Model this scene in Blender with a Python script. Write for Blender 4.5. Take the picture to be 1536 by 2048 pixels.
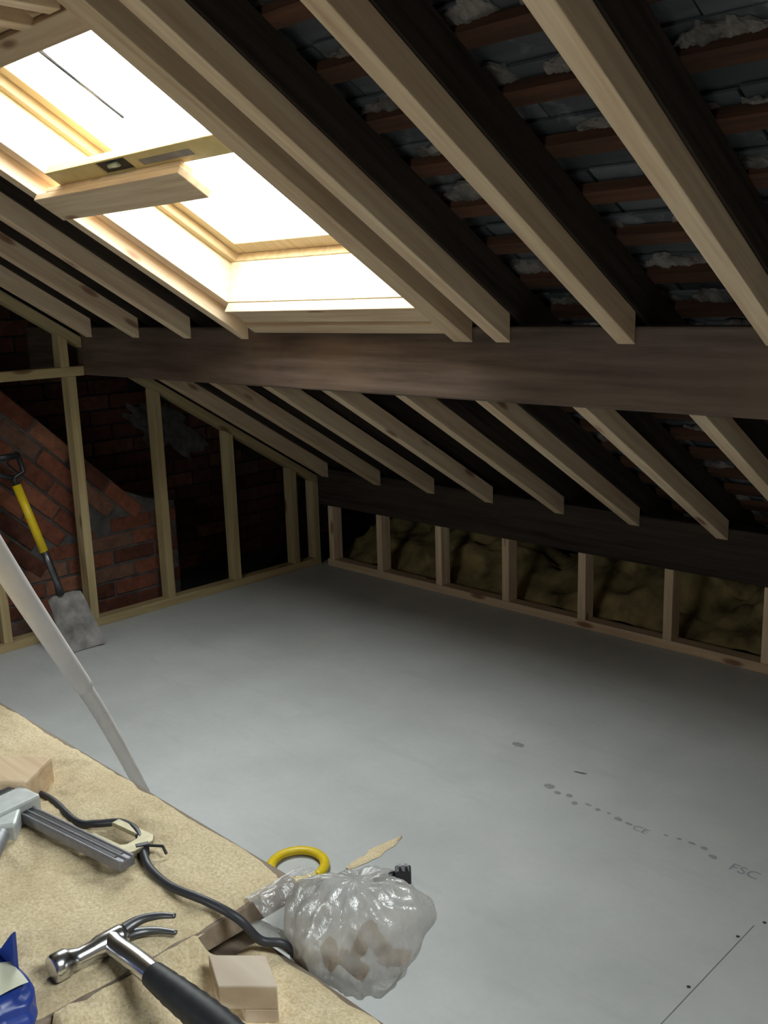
import bpy, bmesh, math, random
from mathutils import Vector, Matrix, noise

random.seed(7)
SC = bpy.context.scene
COL = SC.collection
for o in list(bpy.data.objects):
    bpy.data.objects.remove(o, do_unlink=True)

# ------------------------------------------------------------------ camera
cam_d = bpy.data.cameras.new('camera')
cam = bpy.data.objects.new('camera', cam_d)
COL.objects.link(cam)
R0, R1, R2 = (0.71176, 0.70172, -0.03085), (0.13005, -0.17476, -0.97598), (-0.69025, 0.69065, -0.21543)
m = Matrix(((R0[0], -R1[0], -R2[0], 0.0), (R0[1], -R1[1], -R2[1], 0.0),
            (R0[2], -R1[2], -R2[2], 1.4), (0, 0, 0, 1)))
q = m.to_quaternion()
cam.rotation_mode = 'QUATERNION'
cam.rotation_quaternion = q
cam.location = (0, 0, 1.4)
cam_d.sensor_fit = 'VERTICAL'
cam_d.sensor_height = 24.0
cam_d.lens = 24.0 * 1954.37 / 2048
cam_d.clip_start = 0.02
SC.camera = cam

# ------------------------------------------------------------------ sky, exposure
SKY = 9.0
w = bpy.data.worlds.new('overcast_sky')
SC.world = w
w.use_nodes = True
bg = w.node_tree.nodes['Background']
bg.inputs[0].default_value = (0.92, 0.96, 1.0, 1)
bg.inputs[1].default_value = SKY
SC.view_settings.view_transform = 'Standard'
SC.view_settings.look = 'None'
SC.view_settings.gamma = 1.0
SC.view_settings.use_curve_mapping = False
SC.view_settings.exposure = 1.4
SC.cycles.use_denoising = True
SC.cycles.max_bounces = 10
SC.cycles.diffuse_bounces = 6
SC.cycles.transparent_max_bounces = 16
SC.cycles.caustics_reflective = False
SC.cycles.caustics_refractive = False
SC.cycles.sample_clamp_indirect = 6.0

# ------------------------------------------------------------------ roof geometry (measured pitch 31.6 degrees)
PITCH = 0.5507626
SN, CS = math.sin(PITCH), math.cos(PITCH)
D0 = 0.9775              # distance of the rafter underside plane from the eye point (0,0,1.4)
RIDGE_Y = -0.6

def roof(x, a, o):       # a = distance down the slope, o = offset outwards from the rafter undersides
    d = D0 + o
    return Vector((x, d * SN + a * CS, 1.4 + d * CS - a * SN))

def roof_z(y, o):        # height of the sloping plane above a given y
    return 1.4 + (D0 + o - y * SN) / CS

def mirror(v):
    return Vector((v.x, 2 * RIDGE_Y - v.y, v.z))

# ------------------------------------------------------------------ windows (skylight in front, plus unseen rooflights added for fill light)
WX0, WX1, WA0, WA1 = -2.65, -1.785, 0.63, 1.672
VX0, VX1, VA0, VA1 = -1.3, -0.3, 0.35, 1.25
UX0, UX1, UA0, UA1 = 0.05, 0.85, -0.15, 0.95      # added fill rooflight, unseen, front slope right of the camera

def portal(name, pts):
    c = sum(pts, Vector()) / 4
    ux = (pts[1] - pts[0]); uy = (pts[3] - pts[0])
    l = bpy.data.lights.new(name, 'AREA')
    l.shape = 'RECTANGLE'
    l.size = ux.length; l.size_y = uy.length
    l.cycles.is_portal = True
    o = bpy.data.objects.new(name, l)
    COL.objects.link(o)
    n = ux.cross(uy).normalized()
    if n.z < 0:
        uy = -uy; n = -n
    X = ux.normalized(); Z = n; Y = Z.cross(X)
    M = Matrix((X, Y, Z)).transposed().to_4x4()
    M.translation = c
    o.matrix_world = M
    return o

portal('skylight_portal', [roof(WX0, WA0, .26), roof(WX1, WA0, .26), roof(WX1, WA1, .26), roof(WX0, WA1, .26)])
portal('right_fill_portal', [roof(UX0, UA0, .26), roof(UX1, UA0, .26), roof(UX1, UA1, .26), roof(UX0, UA1, .26)])
portal('rear_fill_portal', [mirror(roof(VX0, VA0, .26)), mirror(roof(VX1, VA0, .26)), mirror(roof(VX1, VA1, .26)), mirror(roof(VX0, VA1, .26))])

# ------------------------------------------------------------------ node helpers and materials
def new_mat(name, rough=0.75):
    mt = bpy.data.materials.new(name)
    mt.use_nodes = True
    nt = mt.node_tree
    b = nt.nodes['Principled BSDF']
    b.inputs['Roughness'].default_value = rough
    if 'Specular IOR Level' in b.inputs:
        b.inputs['Specular IOR Level'].default_value = 0.25
    return mt, nt, b

def node(nt, t, **kw):
    n = nt.nodes.new(t)
    for k, v in kw.items():
        setattr(n, k, v)
    return n

def coords(nt, scale=(1, 1, 1), rot=(0, 0, 0), kind='Object'):
    tc = node(nt, 'ShaderNodeTexCoord')
    mp = node(nt, 'ShaderNodeMapping')
    mp.inputs['Scale'].default_value = scale
    mp.inputs['Rotation'].default_value = rot
    nt.links.new(tc.outputs[kind], mp.inputs[0])
    return mp.outputs[0]

def noise_tex(nt, vec, scale, detail=4, rough=.55):
    n = node(nt, 'ShaderNodeTexNoise')
    n.inputs['Scale'].default_value = scale
    n.inputs['Detail'].default_value = detail
    n.inputs['Roughness'].default_value = rough
    nt.links.new(vec, n.inputs['Vector'])
    return n.outputs['Fac']

def ramp(nt, fac, stops):
    r = node(nt, 'ShaderNodeValToRGB')
    e = r.color_ramp.elements
    while len(e) < len(stops):
        e.new(0.5)
    for el, (p, c) in zip(e, stops):
        el.position = p
        el.color = (c[0], c[1], c[2], 1) if len(c) == 3 else c
    nt.links.new(fac, r.inputs[0])
    return r.outputs[0]

def mixc(nt, fac, a, b, mode='MIX'):
    x = node(nt, 'ShaderNodeMix', data_type='RGBA', blend_type=mode)
    for s, v in ((0, fac), (6, a), (7, b)):
        if hasattr(v, 'is_linked') or hasattr(v, 'links'):
            nt.links.new(v, x.inputs[s])
        elif isinstance(v, (int, float)):
            x.inputs[s].default_value = v
        else:
            x.inputs[s].default_value = (v[0], v[1], v[2], 1)
    return x.outputs[2]

def bump(nt, b, h, strength=.3, dist=.004):
    bp = node(nt, 'ShaderNodeBump')
    bp.inputs['Strength'].default_value = strength
    bp.inputs['Distance'].default_value = dist
    nt.links.new(h, bp.inputs['Height'])
    nt.links.new(bp.outputs[0], b.inputs['Normal'])

def obj_random(nt):
    return node(nt, 'ShaderNodeObjectInfo').outputs['Random']

def island_random(nt):
    return node(nt, 'ShaderNodeNewGeometry').outputs['Random Per Island']

def wood(name, axis, light, dark, knots=True, rough=.7, var=.25, grainc=1.0):
    mt, nt, b = new_mat(name, rough)
    sc = {'x': (1.2, 22, 22), 'y': (22, 1.2, 22), 'z': (22, 22, 1.2), 'r': (22, 1.2, 22)}[axis]
    tc = node(nt, 'ShaderNodeTexCoord')
    add = node(nt, 'ShaderNodeVectorMath', operation='ADD')
    cmb = node(nt, 'ShaderNodeCombineXYZ')
    mul = node(nt, 'ShaderNodeMath', operation='MULTIPLY'); mul.inputs[1].default_value = 17.0
    nt.links.new(obj_random(nt), mul.inputs[0])
    for i in range(3):
        nt.links.new(mul.outputs[0], cmb.inputs[i])
    nt.links.new(tc.outputs['Object'], add.inputs[0]); nt.links.new(cmb.outputs[0], add.inputs[1])
    mp0 = node(nt, 'ShaderNodeMapping')
    if axis == 'r':
        mp0.inputs['Rotation'].default_value = (PITCH, 0, 0)
    nt.links.new(add.outputs[0], mp0.inputs[0])
    mp = node(nt, 'ShaderNodeMapping'); mp.inputs['Scale'].default_value = sc
    nt.links.new(mp0.outputs[0], mp.inputs[0])
    f = noise_tex(nt, mp.outputs[0], 2.2, 5, .6)
    mid = tuple((l + d) / 2 for l, d in zip(light, dark))
    c = ramp(nt, f, [(0.28, dark), (0.45, mid), (0.62, light), (0.8, tuple(min(1, v * 1.08) for v in light))])
    if knots:
        v = node(nt, 'ShaderNodeTexVoronoi'); v.inputs['Scale'].default_value = 1.0
        mk = node(nt, 'ShaderNodeMapping')
        k = {'x': (3.2, 11, 11), 'y': (11, 3.2, 11), 'z': (11, 11, 3.2), 'r': (11, 3.2, 11)}[axis]
        mk.inputs['Scale'].default_value = k
        nt.links.new(mp0.outputs[0], mk.inputs[0]); nt.links.new(mk.outputs[0], v.inputs['Vector'])
        kf = ramp(nt, v.outputs['Distance'], [(0.0, (1, 1, 1)), (0.10, (.85, .85, .85)), (0.17, (0, 0, 0))])
        c = mixc(nt, kf, c, (dark[0] * .45, dark[1] * .33, dark[2] * .3))
    rnd = obj_random(nt)
    tone = ramp(nt, rnd, [(0, (1 - var, 1 - var * 1.1, 1 - var * 1.2)), (1, (1, 1, 1))])
    c = mixc(nt, 1.0, c, tone, 'MULTIPLY')
    nt.links.new(c, b.inputs['Base Color'])
    bump(nt, b, f, .25, .002)
    return mt

PL, PD = (0.80, 0.625, 0.415), (0.61, 0.41, 0.26)
PINE = {a: wood('pine_' + a, a, PL, PD) for a in 'xyzr'}
GPL, GPD = (0.50, 0.40, 0.22), (0.36, 0.27, 0.13)
TREATED = {a: wood('treated_pine_' + a, a, GPL, GPD) for a in 'xyzr'}
OLD = {a: wood('old_timber_' + a, a, (0.060, 0.042, 0.030), (0.022, 0.016, 0.012), False, .85) for a in 'xyzr'}
BATTEN = wood('old_batten', 'x', (0.105, 0.045, 0.024), (0.035, 0.018, 0.011), False, .85)
PURLIN = None

def purlin_mat():
    mt, nt, b = new_mat('purlin_timber', .6)
    v = coords(nt, (1.0, 12, 14))
    f = noise_tex(nt, v, 2.0, 6, .62)
    c = ramp(nt, f, [(.25, (.045, .029, .020)), (.5, (.105, .072, .053)), (.8, (.19, .135, .102))])
    v2 = coords(nt, (1, 1, 1))
    g = noise_tex(nt, v2, 3.0, 3)
    c = mixc(nt, ramp(nt, g, [(.48, (0, 0, 0)), (.72, (.6, .6, .6))]), c, (.16, .105, .07))
    nt.links.new(c, b.inputs['Base Color'])
    bump(nt, b, f, .4, .003)
    return mt
PURLIN = purlin_mat()

def simple(name, col, rough=.6, metal=0.0, nscale=0, namp=.25, spec=.3):
    mt, nt, b = new_mat(name, rough)
    b.inputs['Metallic'].default_value = metal
    b.inputs['Specular IOR Level'].default_value = spec
    f = noise_tex(nt, coords(nt), nscale or 30, 4)
    c = ramp(nt, f, [(.3, tuple(v * (1 - namp) for v in col)), (.7, tuple(min(1, v * (1 + namp * .4)) for v in col))])
    nt.links.new(c, b.inputs['Base Color'])
    return mt

def floor_mat():
    mt, nt, b = new_mat('chipboard_floor', .55)
    v = coords(nt)
    f1 = noise_tex(nt, v, 1.6, 5, .6)
    f2 = noise_tex(nt, v, 60, 3, .6)
    f3 = noise_tex(nt, coords(nt, (2.0, 9, 1), (0, 0, .5)), 1.3, 4, .6)
    c = ramp(nt, f1, [(.3, (.42, .43, .42)), (.7, (.54, .55, .54))])
    c = mixc(nt, ramp(nt, f2, [(.35, (.12, .12, .12)), (.65, (0, 0, 0))]), c, (.36, .36, .35))
    c = mixc(nt, ramp(nt, f3, [(.56, (0, 0, 0)), (.75, (.35, .35, .35))]), c, (.36, .36, .35))
    f4 = noise_tex(nt, v, 2.3, 4, .65)
    c = mixc(nt, ramp(nt, f4, [(.6, (0, 0, 0)), (.8, (.35, .35, .35))]), c, (.60, .56, .46))
    nt.links.new(c, b.inputs['Base Color'])
    b.inputs['Specular IOR Level'].default_value = .2
    bump(nt, b, f2, .12, .001)
    return mt

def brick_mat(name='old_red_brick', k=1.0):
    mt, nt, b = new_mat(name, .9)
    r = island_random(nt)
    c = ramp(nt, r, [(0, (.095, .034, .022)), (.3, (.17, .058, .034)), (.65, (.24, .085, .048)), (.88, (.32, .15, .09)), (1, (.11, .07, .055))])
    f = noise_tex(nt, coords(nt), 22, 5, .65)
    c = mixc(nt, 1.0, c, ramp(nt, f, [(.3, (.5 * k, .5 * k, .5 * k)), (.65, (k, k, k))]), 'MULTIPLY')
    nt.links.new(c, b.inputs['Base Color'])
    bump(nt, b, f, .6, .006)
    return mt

def slate_mat():
    mt, nt, b = new_mat('slate_underside', .7)
    r = island_random(nt)
    c = ramp(nt, r, [(0, (.045, .048, .052)), (.6, (.085, .089, .096)), (1, (.125, .13, .137))])
    v = coords(nt)
    f = noise_tex(nt, v, 9, 6, .7)
    c = mixc(nt, ramp(nt, f, [(.56, (0, 0, 0)), (.74, (.55, .55, .55))]), c, (.34, .345, .35))
    nt.links.new(c, b.inputs['Base Color'])
    bump(nt, b, f, .5, .006)
    return mt

FLOOR = floor_mat()
BRICK = brick_mat()
SHADEBRICK = brick_mat('shaded_brick', .38)  # darker copy of the brick: the gable's shade is put into its colour
SLATE = slate_mat()
MORTAR = simple('lime_mortar', (.10, .09, .085), .95, nscale=18, namp=.5)
MORTARDARK = simple('shaded_mortar', (.02, .018, .018), .95, nscale=18, namp=.5)  # near-black mortar, recess shade put into the colour
TORCH = simple('torching_mortar', (.175, .155, .135), .98, nscale=16, namp=.8)
UNDERLAY = simple('dark_underlay', (.03, .031, .035), .9)
PLASTER = simple('dull_plaster', (.24, .21, .18), .9, nscale=4)
WOOL = simple('glass_wool', (.34, .25, .105), .98, nscale=9, namp=.7)
SAWDUST = None
def sawdust_mat():
    mt, nt, b = new_mat('sawdust', .98)
    v = coords(nt)
    f = noise_tex(nt, v, 260, 3, .7)
    g = noise_tex(nt, v, 14, 4, .6)
    c = ramp(nt, f, [(.3, (.55, .42, .235)), (.55, (.75, .625, .41)), (.75, (.86, .76, .56))])
    c = mixc(nt, ramp(nt, g, [(.35, (.3, .3, .3)), (.6, (0, 0, 0))]), c, (.52, .38, .20))
    nt.links.new(c, b.inputs['Base Color'])
    bump(nt, b, f, .4, .002)
    return mt
SAWDUST = sawdust_mat()
PLY = wood('dusty_plywood_board', 'x', (.36, .29, .22), (.22, .17, .125), False, .85)
STEEL = simple('bright_steel', (.72, .73, .75), .22, 1.0, 40, .15, .5)
DARKSTEEL = simple('dark_steel', (.16, .16, .17), .4, .9, 40, .3, .5)
ZINC = simple('dull_zinc', (.40, .40, .41), .5, .55, 60, .2, .5)
PALEZINC = simple('pale_cast_zinc', (.56, .58, .56), .5, .2, 60, .15, .4)
BARM = simple('grey_clamp_bar', (.25, .245, .26), .45, .5, 60, .2, .5)
BRASS = simple('dull_brass_plate', (.40, .36, .24), .5, .6, 60, .2, .5)
BLACKRUB = simple('black_rubber', (.018, .019, .022), .5, 0, 80, .3, .4)
CABLEM = simple('grey_black_cable', (.035, .036, .042), .45, 0, 60, .2, .4)
YELLOW = simple('yellow_plastic', (.70, .50, .015), .4, 0, 30, .1, .4)
LEVELY = simple('level_yellow', (.80, .61, .26), .45, 0, 30, .12, .4)
SHOVELM = simple('cement_stained_blade', (.30, .28, .265), .8, .1, 16, .55, .3)
PIPEM = simple('off_white_pipe', (.66, .61, .57), .45, 0, 8, .1, .4)
BLUE = simple('blue_packaging', (.022, .055, .30), .35, 0, 20, .25, .5)
CREAM = simple('cream_print', (.62, .62, .47), .5, 0, 20, .1)
INK = simple('faint_grey_ink', (.29, .30, .31), .7, 0, 20, .1)
SMUDGE = simple('dirt_mark', (.30, .30, .295), .8, 0, 25, .15)
BLACK = simple('black_plastic', (.02, .02, .022), .4, 0, 40, .2, .4)
FRAMEM = wood('window_pine', 'r', (.68, .52, .30), (.52, .36, .18), False, .45)
LINING = wood('lining_board', 'r', (.78, .70, .52), (.66, .55, .36), False, .6)
ALU = simple('grey_flashing', (.30, .31, .33), .5, .5)

def glass_mat():
    mt = bpy.data.materials.new('window_glass'); mt.use_nodes = True
    nt = mt.node_tree; nt.nodes.clear()
    out = node(nt, 'ShaderNodeOutputMaterial')
    t = node(nt, 'ShaderNodeBsdfTransparent'); t.inputs[0].default_value = (.94, .96, .95, 1)
    g = node(nt, 'ShaderNodeBsdfGlossy'); g.inputs['Roughness'].default_value = .02
    mx = node(nt, 'ShaderNodeMixShader'); mx.inputs[0].default_value = .05
    nt.links.new(t.outputs[0], mx.inputs[1]); nt.links.new(g.outputs[0], mx.inputs[2])
    nt.links.new(mx.outputs[0], out.inputs[0])
    return mt
GLASS = glass_mat()

def film_mat():
    mt = bpy.data.materials.new('clear_polythene'); mt.use_nodes = True
    nt = mt.node_tree; nt.nodes.clear()
    out = node(nt, 'ShaderNodeOutputMaterial')
    t = node(nt, 'ShaderNodeBsdfTransparent'); t.inputs[0].default_value = (.93, .93, .92, 1)
    df = node(nt, 'ShaderNodeBsdfDiffuse'); df.inputs[0].default_value = (.54, .515, .485, 1)
    g = node(nt, 'ShaderNodeBsdfGlossy'); g.inputs['Roughness'].default_value = .16
    m1 = node(nt, 'ShaderNodeMixShader'); m2 = node(nt, 'ShaderNodeMixShader')
    f = noise_tex(nt, coords(nt), 22, 4, .6)
    wr = noise_tex(nt, coords(nt, (1, 1, .35), (.3, .5, 0)), 95, 4, .6)
    bp = node(nt, 'ShaderNodeBump'); bp.inputs['Strength'].default_value = .7; bp.inputs['Distance'].default_value = .003
    nt.links.new(wr, bp.inputs['Height'])
    nt.links.new(bp.outputs[0], g.inputs['Normal']); nt.links.new(bp.outputs[0], df.inputs['Normal'])
    rr = ramp(nt, f, [(.3, (.36, .36, .36)), (.7, (.66, .66, .66))])
    nt.links.new(rr, m1.inputs[0])
    nt.links.new(t.outputs[0], m1.inputs[1]); nt.links.new(df.outputs[0], m1.inputs[2])
    m2.inputs[0].default_value = .07
    nt.links.new(m1.outputs[0], m2.inputs[1]); nt.links.new(g.outputs[0], m2.inputs[2])
    nt.links.new(m2.outputs[0], out.inputs[0])
    return mt
FILM = film_mat()

# ------------------------------------------------------------------ mesh helpers
class MB:
    def __init__(self):
        self.bm = bmesh.new()
    def hexa(self, p, mi=0):          # 8 points: bottom ring 0-3, top ring 4-7
        v = [self.bm.verts.new(x) for x in p]
        for f in ((3, 2, 1, 0), (4, 5, 6, 7), (0, 1, 5, 4), (1, 2, 6, 5), (2, 3, 7, 6), (3, 0, 4, 7)):
            self.bm.faces.new([v[i] for i in f]).material_index = mi
        return self
    def box(self, x0, x1, y0, y1, z0, z1, mi=0):
        return self.hexa([Vector(c) for c in ((x0, y0, z0), (x1, y0, z0), (x1, y1, z0), (x0, y1, z0), (x0, y0, z1), (x1, y0, z1), (x1, y1, z1), (x0, y1, z1))], mi)
    def rbox(self, x0, x1, a0, a1, o0, o1, mi=0, fn=roof):
        return self.hexa([fn(x0, a0, o0), fn(x1, a0, o0), fn(x1, a1, o0), fn(x0, a1, o0), fn(x0, a0, o1), fn(x1, a0, o1), fn(x1, a1, o1), fn(x0, a1, o1)], mi)
    def plumb(self, x0, x1, y0, y1, o0, o1, mi=0):    # sloping timber with vertical cuts at y0 and y1
        g = lambda x, y, o: Vector((x, y, roof_z(y, o)))
        return self.hexa([g(x0, y0, o0), g(x1, y0, o0), g(x1, y1, o0), g(x0, y1, o0), g(x0, y0, o1), g(x1, y0, o1), g(x1, y1, o1), g(x0, y1, o1)], mi)
    def obox(self, c, ax, ay, az, sx, sy, sz, mi=0):  # oriented box, half sizes
        c = Vector(c)
        P = []
        for k in (-1, 1):
            for i, j in ((-1, -1), (1, -1), (1, 1), (-1, 1)):
                P.append(c + ax * (i * sx) + ay * (j * sy) + az * (k * sz))
        return self.hexa(P, mi)
    def prism(self, poly, fn, h0, h1, mi=0):          # polygon of 2-d points, fn(u, v, h)
        lo = [self.bm.verts.new(fn(u, v, h0)) for u, v in poly]
        hi = [self.bm.verts.new(fn(u, v, h1)) for u, v in poly]
        n = len(poly)
        self.bm.faces.new(lo[::-1]).material_index = mi
        self.bm.faces.new(hi).material_index = mi
        for i in range(n):
            self.bm.faces.new((lo[i], lo[(i + 1) % n], hi[(i + 1) % n], hi[i])).material_index = mi
        return self
    def tube(self, pts, rad, seg=14, mi=0, squash=1.0, caps=True):
        pts = [Vector(p) for p in pts]
        if not isinstance(rad, (list, tuple)):
            rad = [rad] * len(pts)
        rings = []
        up = None
        for i, p in enumerate(pts):
            t = (pts[min(i + 1, len(pts) - 1)] - pts[max(i - 1, 0)]).normalized()
            if up is None:
                up = t.orthogonal().normalized() if abs(t.z) > .9 else Vector((0, 0, 1))
            s = t.cross(up).normalized(); up2 = s.cross(t).normalized(); up = up2
            rings.append([self.bm.verts.new(p + s * math.cos(a) * rad[i] + up2 * math.sin(a) * rad[i] * squash)
                          for a in [2 * math.pi * k / seg for k in range(seg)]])
        for a, b in zip(rings, rings[1:]):
            for k in range(seg):
                f = self.bm.faces.new((a[k], a[(k + 1) % seg], b[(k + 1) % seg], b[k])); f.material_index = mi; f.smooth = True
        if caps:
            self.bm.faces.new(rings[0][::-1]).material_index = mi
            self.bm.faces.new(rings[-1]).material_index = mi
        return self
    def grid(self, fn, nu, nv, mi=0, smooth=True):
        g = [[self.bm.verts.new(fn(i / nu, j / nv)) for j in range(nv + 1)] for i in range(nu + 1)]
        for i in range(nu):
            for j in range(nv):
                f = self.bm.faces.new((g[i][j], g[i + 1][j], g[i + 1][j + 1], g[i][j + 1])); f.smooth = smooth; f.material_index = mi
        return self
    def build(self, name, mat, parent=None, bevel=0.0, recalc=True, base=True):
        bm = self.bm
        if recalc:
            bmesh.ops.recalc_face_normals(bm, faces=bm.faces[:])
        vs = [v.co for v in bm.verts]
        lo = Vector((min(v.x for v in vs), min(v.y for v in vs), min(v.z for v in vs)))
        hi = Vector((max(v.x for v in vs), max(v.y for v in vs), max(v.z for v in vs)))
        c = Vector(((lo.x + hi.x) / 2, (lo.y + hi.y) / 2, lo.z)) if base else Vector((0, 0, 0))
        for v in bm.verts:
            v.co -= c
        me = bpy.data.meshes.new(name)
        bm.to_mesh(me); bm.free()
        for mm in (mat if isinstance(mat, (list, tuple)) else [mat]):
            me.materials.append(mm)
        o = bpy.data.objects.new(name, me)
        COL.objects.link(o)
        if parent is not None:
            pl = WORLD_LOC.get(parent.name, Vector((0, 0, 0)))
            o.parent = parent
            o.location = c - pl
        else:
            o.location = c
        WORLD_LOC[o.name] = c
        if bevel:
            b = o.modifiers.new('edge', 'BEVEL'); b.width = bevel; b.segments = 2; b.limit_method = 'ANGLE'
        return o
WORLD_LOC = {}

def tag(o, label=None, cat=None, group=None, kind=None):
    if label: o['label'] = label
    if cat: o['category'] = cat
    if group: o['group'] = group
    if kind: o['kind'] = kind
    return o

def empty(name, loc, label, cat, group=None):
    o = bpy.data.objects.new(name, None)
    COL.objects.link(o); o.location = loc
    o.empty_display_size = .05
    WORLD_LOC[o.name] = Vector(loc)
    return tag(o, label, cat, group)

def smooth_path(pts, n=8):
    pts = [Vector(p) for p in pts]
    out = []
    for i in range(len(pts) - 1):
        p0 = pts[max(i - 1, 0)]; p1 = pts[i]; p2 = pts[i + 1]; p3 = pts[min(i + 2, len(pts) - 1)]
        for k in range(n):
            t = k / n
            out.append(.5 * ((2 * p1) + (p2 - p0) * t + (2 * p0 - 5 * p1 + 4 * p2 - p3) * t * t + (3 * p1 - p0 - 3 * p2 + p3) * t ** 3))
    out.append(pts[-1])
    return out

# ================================================================== SETTING
XL, XR = -4.40, 1.7
YF, YB = 4.55, -5.75
tag(MB().box(XL - .25, XR + .2, YB, YF + .3, -.16, -.03).build('floor_void', MORTARDARK), 'floor void behind the stud walls, colour darkened for shade', 'floor', kind='structure')  # near-black colour paints the recess shade onto this floor
fl = tag(MB().box(-3.915, XR, YB, 3.44, -.025, 0).build('floor', FLOOR), 'pale grey chipboard floor with sawdust and scuffs', 'floor', kind='structure')

# front roof slope with the skylight hole
AT, AB = -1.55, 4.75           # slope extents (ridge .. eaves)
A_R = (RIDGE_Y - D0 * SN) / CS  # ridge on the underside plane
def a_of(y, o):
    return (y - (D0 + o) * SN) / CS
def slope(name, fn, holes, o0, o1, mat):      # holes sorted by x: (x0, x1, a0, a1)
    b = MB()
    ar0, ar1 = a_of(RIDGE_Y, o0), a_of(RIDGE_Y, o1)
    def seg(x0, x1, a0, a1, top=False):
        t0, t1 = (ar0, ar1) if top else (a0, a0)
        b.hexa([fn(x0, t0, o0), fn(x1, t0, o0), fn(x1, a1, o0), fn(x0, a1, o0), fn(x0, t1, o1), fn(x1, t1, o1), fn(x1, a1, o1), fn(x0, a1, o1)])
    x = XL - .25
    for hx0, hx1, ha0, ha1 in holes:
        seg(x, hx0, 0, AB, True)
        seg(hx0, hx1, 0, ha0, True); seg(hx0, hx1, ha1, AB)
        x = hx1
    seg(x, XR + .2, 0, AB, True)
    return b.build(name, mat)
ceil = tag(slope('ceiling', roof, [(WX0 - .005, WX1 + .005, WA0 + .0, WA1 - .045), (UX0, UX1, UA0, UA1)], .205, .235, UNDERLAY), 'sloping roof above the loft lined with slate undersides', 'roof', kind='structure')
ceilr = tag(slope('ceiling_rear', lambda x, a, o: mirror(roof(x, a, o)), [(VX0, VX1, VA0, VA1)], .02, .235, PLASTER), 'rear roof slope behind the camera', 'roof', kind='structure')

# slates: one surface, course by course
sl = MB()
GA, A0B = 0.160, 1.304
k0 = int((A_R - A0B) / GA) + 1
k1 = int((4.4 - A0B) / GA)
for k in range(k0, k1):
    a = A0B + k * GA
    x = XL + .02 - (0.13 if k % 2 else 0)
    while x < XR:
        wd = .255
        x0, x1 = max(x + .003, XL), min(x + wd - .003, XR)
        dz = random.uniform(0, .006); tw = random.uniform(-.003, .003)
        aa, ab = a - .035 + random.uniform(-.006, .006), a + GA - .012 + random.uniform(-.01, .012)
        segs = [(x0, x1)]
        if aa < WA1 + .03 and ab > WA0 - .05:
            segs = []
            if x0 < WX0 - .03: segs.append((x0, min(x1, WX0 - .03)))
            if x1 > WX1 + .03: segs.append((max(x0, WX1 + .03), x1))
        if aa < UA1 + .03 and ab > UA0 - .03:
            segs = [z for s0, s1 in segs for z in ((s0, min(s1, UX0 - .01)), (max(s0, UX1 + .01), s1))]
        for s0, s1 in segs:
            if s1 - s0 < .03: continue
            u, v = .181 + dz, .192 + dz
            sl.hexa([roof(s0, aa, u + tw), roof(s1, aa, u - tw), roof(s1, ab, v - tw), roof(s0, ab, v + tw),
                     roof(s0, aa, u + .006), roof(s1, aa, u + .006), roof(s1, ab, v + .006), roof(s0, ab, v + .006)])
        x += wd
sl.build('slate_lining', SLATE, ceil)

# gable wall on the left (brick), other walls
def below_roof(y, z, o):
    return z < roof_z(y, o)
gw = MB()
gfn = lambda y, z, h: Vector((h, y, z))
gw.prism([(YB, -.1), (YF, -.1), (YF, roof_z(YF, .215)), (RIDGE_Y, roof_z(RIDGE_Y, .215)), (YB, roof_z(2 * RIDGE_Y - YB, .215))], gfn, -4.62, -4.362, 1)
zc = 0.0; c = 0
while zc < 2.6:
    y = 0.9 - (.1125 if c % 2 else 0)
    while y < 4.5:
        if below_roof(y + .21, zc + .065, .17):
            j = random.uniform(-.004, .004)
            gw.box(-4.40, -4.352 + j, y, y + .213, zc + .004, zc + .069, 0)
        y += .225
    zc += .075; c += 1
gw_o = tag(gw.build('wall_left', [SHADEBRICK, MORTARDARK]), 'dark red brick gable wall behind the stud frame', 'wall', kind='structure')
tag(MB().prism([(YB, -.1), (YF, -.1), (YF, roof_z(YF, .215)), (RIDGE_Y, roof_z(RIDGE_Y, .215)), (YB, roof_z(2 * RIDGE_Y - YB, .215))], gfn, XR, XR + .15).build('wall_right', PLASTER), 'far gable wall beside the camera', 'wall', kind='structure')
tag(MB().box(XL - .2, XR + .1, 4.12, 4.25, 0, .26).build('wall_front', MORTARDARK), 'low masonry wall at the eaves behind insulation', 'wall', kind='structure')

# ------------------------------------------------------------------ skylight (window_1)
wi = bpy.data.objects.new('window_1', None); COL.objects.link(wi)
wi.location = roof((WX0 + WX1) / 2, WA1, .1); WORLD_LOC['window_1'] = Vector(wi.location)
tag(wi, 'open pine roof window between the new trimmers', 'window', kind='structure')
fo0, fo1 = .165, .24
ib = 1.626
f = MB()
f.rbox(WX0 - .02, WX0 + .028, .60, ib + .03, fo0, fo1); f.rbox(WX1 - .028, WX1 + .02, .60, ib + .03, fo0, fo1)
f.rbox(WX0 + .028, WX1 - .028, ib - .004, ib + .04, fo0, fo1); f.rbox(WX0 + .028, WX1 - .028, .59, .66, fo0, fo1)
f.build('window_frame', FRAMEM, wi, .003)
s = MB()
s.rbox(WX0 + .03, WX0 + .075, .665, ib - .008, .19, .225); s.rbox(WX1 - .075, WX1 - .03, .665, ib - .008, .19, .225)
s.rbox(WX0 + .075, WX1 - .075, ib - .06, ib - .008, .19, .225); s.rbox(WX0 + .075, WX1 - .075, .665, .715, .19, .225)
s.build('window_sash', FRAMEM, wi, .003)
MB().rbox(WX0 + .07, WX1 - .07, .71, ib - .055, .206, .212).build('pane', GLASS, wi)
h = MB(); h.tube([roof(-2.33, .70, .17), roof(-2.335, .98, .175)], .006, 8)
h.rbox(-2.42, -2.30, .69, .715, .165, .19)
h.build('window_stay', DARKSTEEL, wi)
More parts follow.
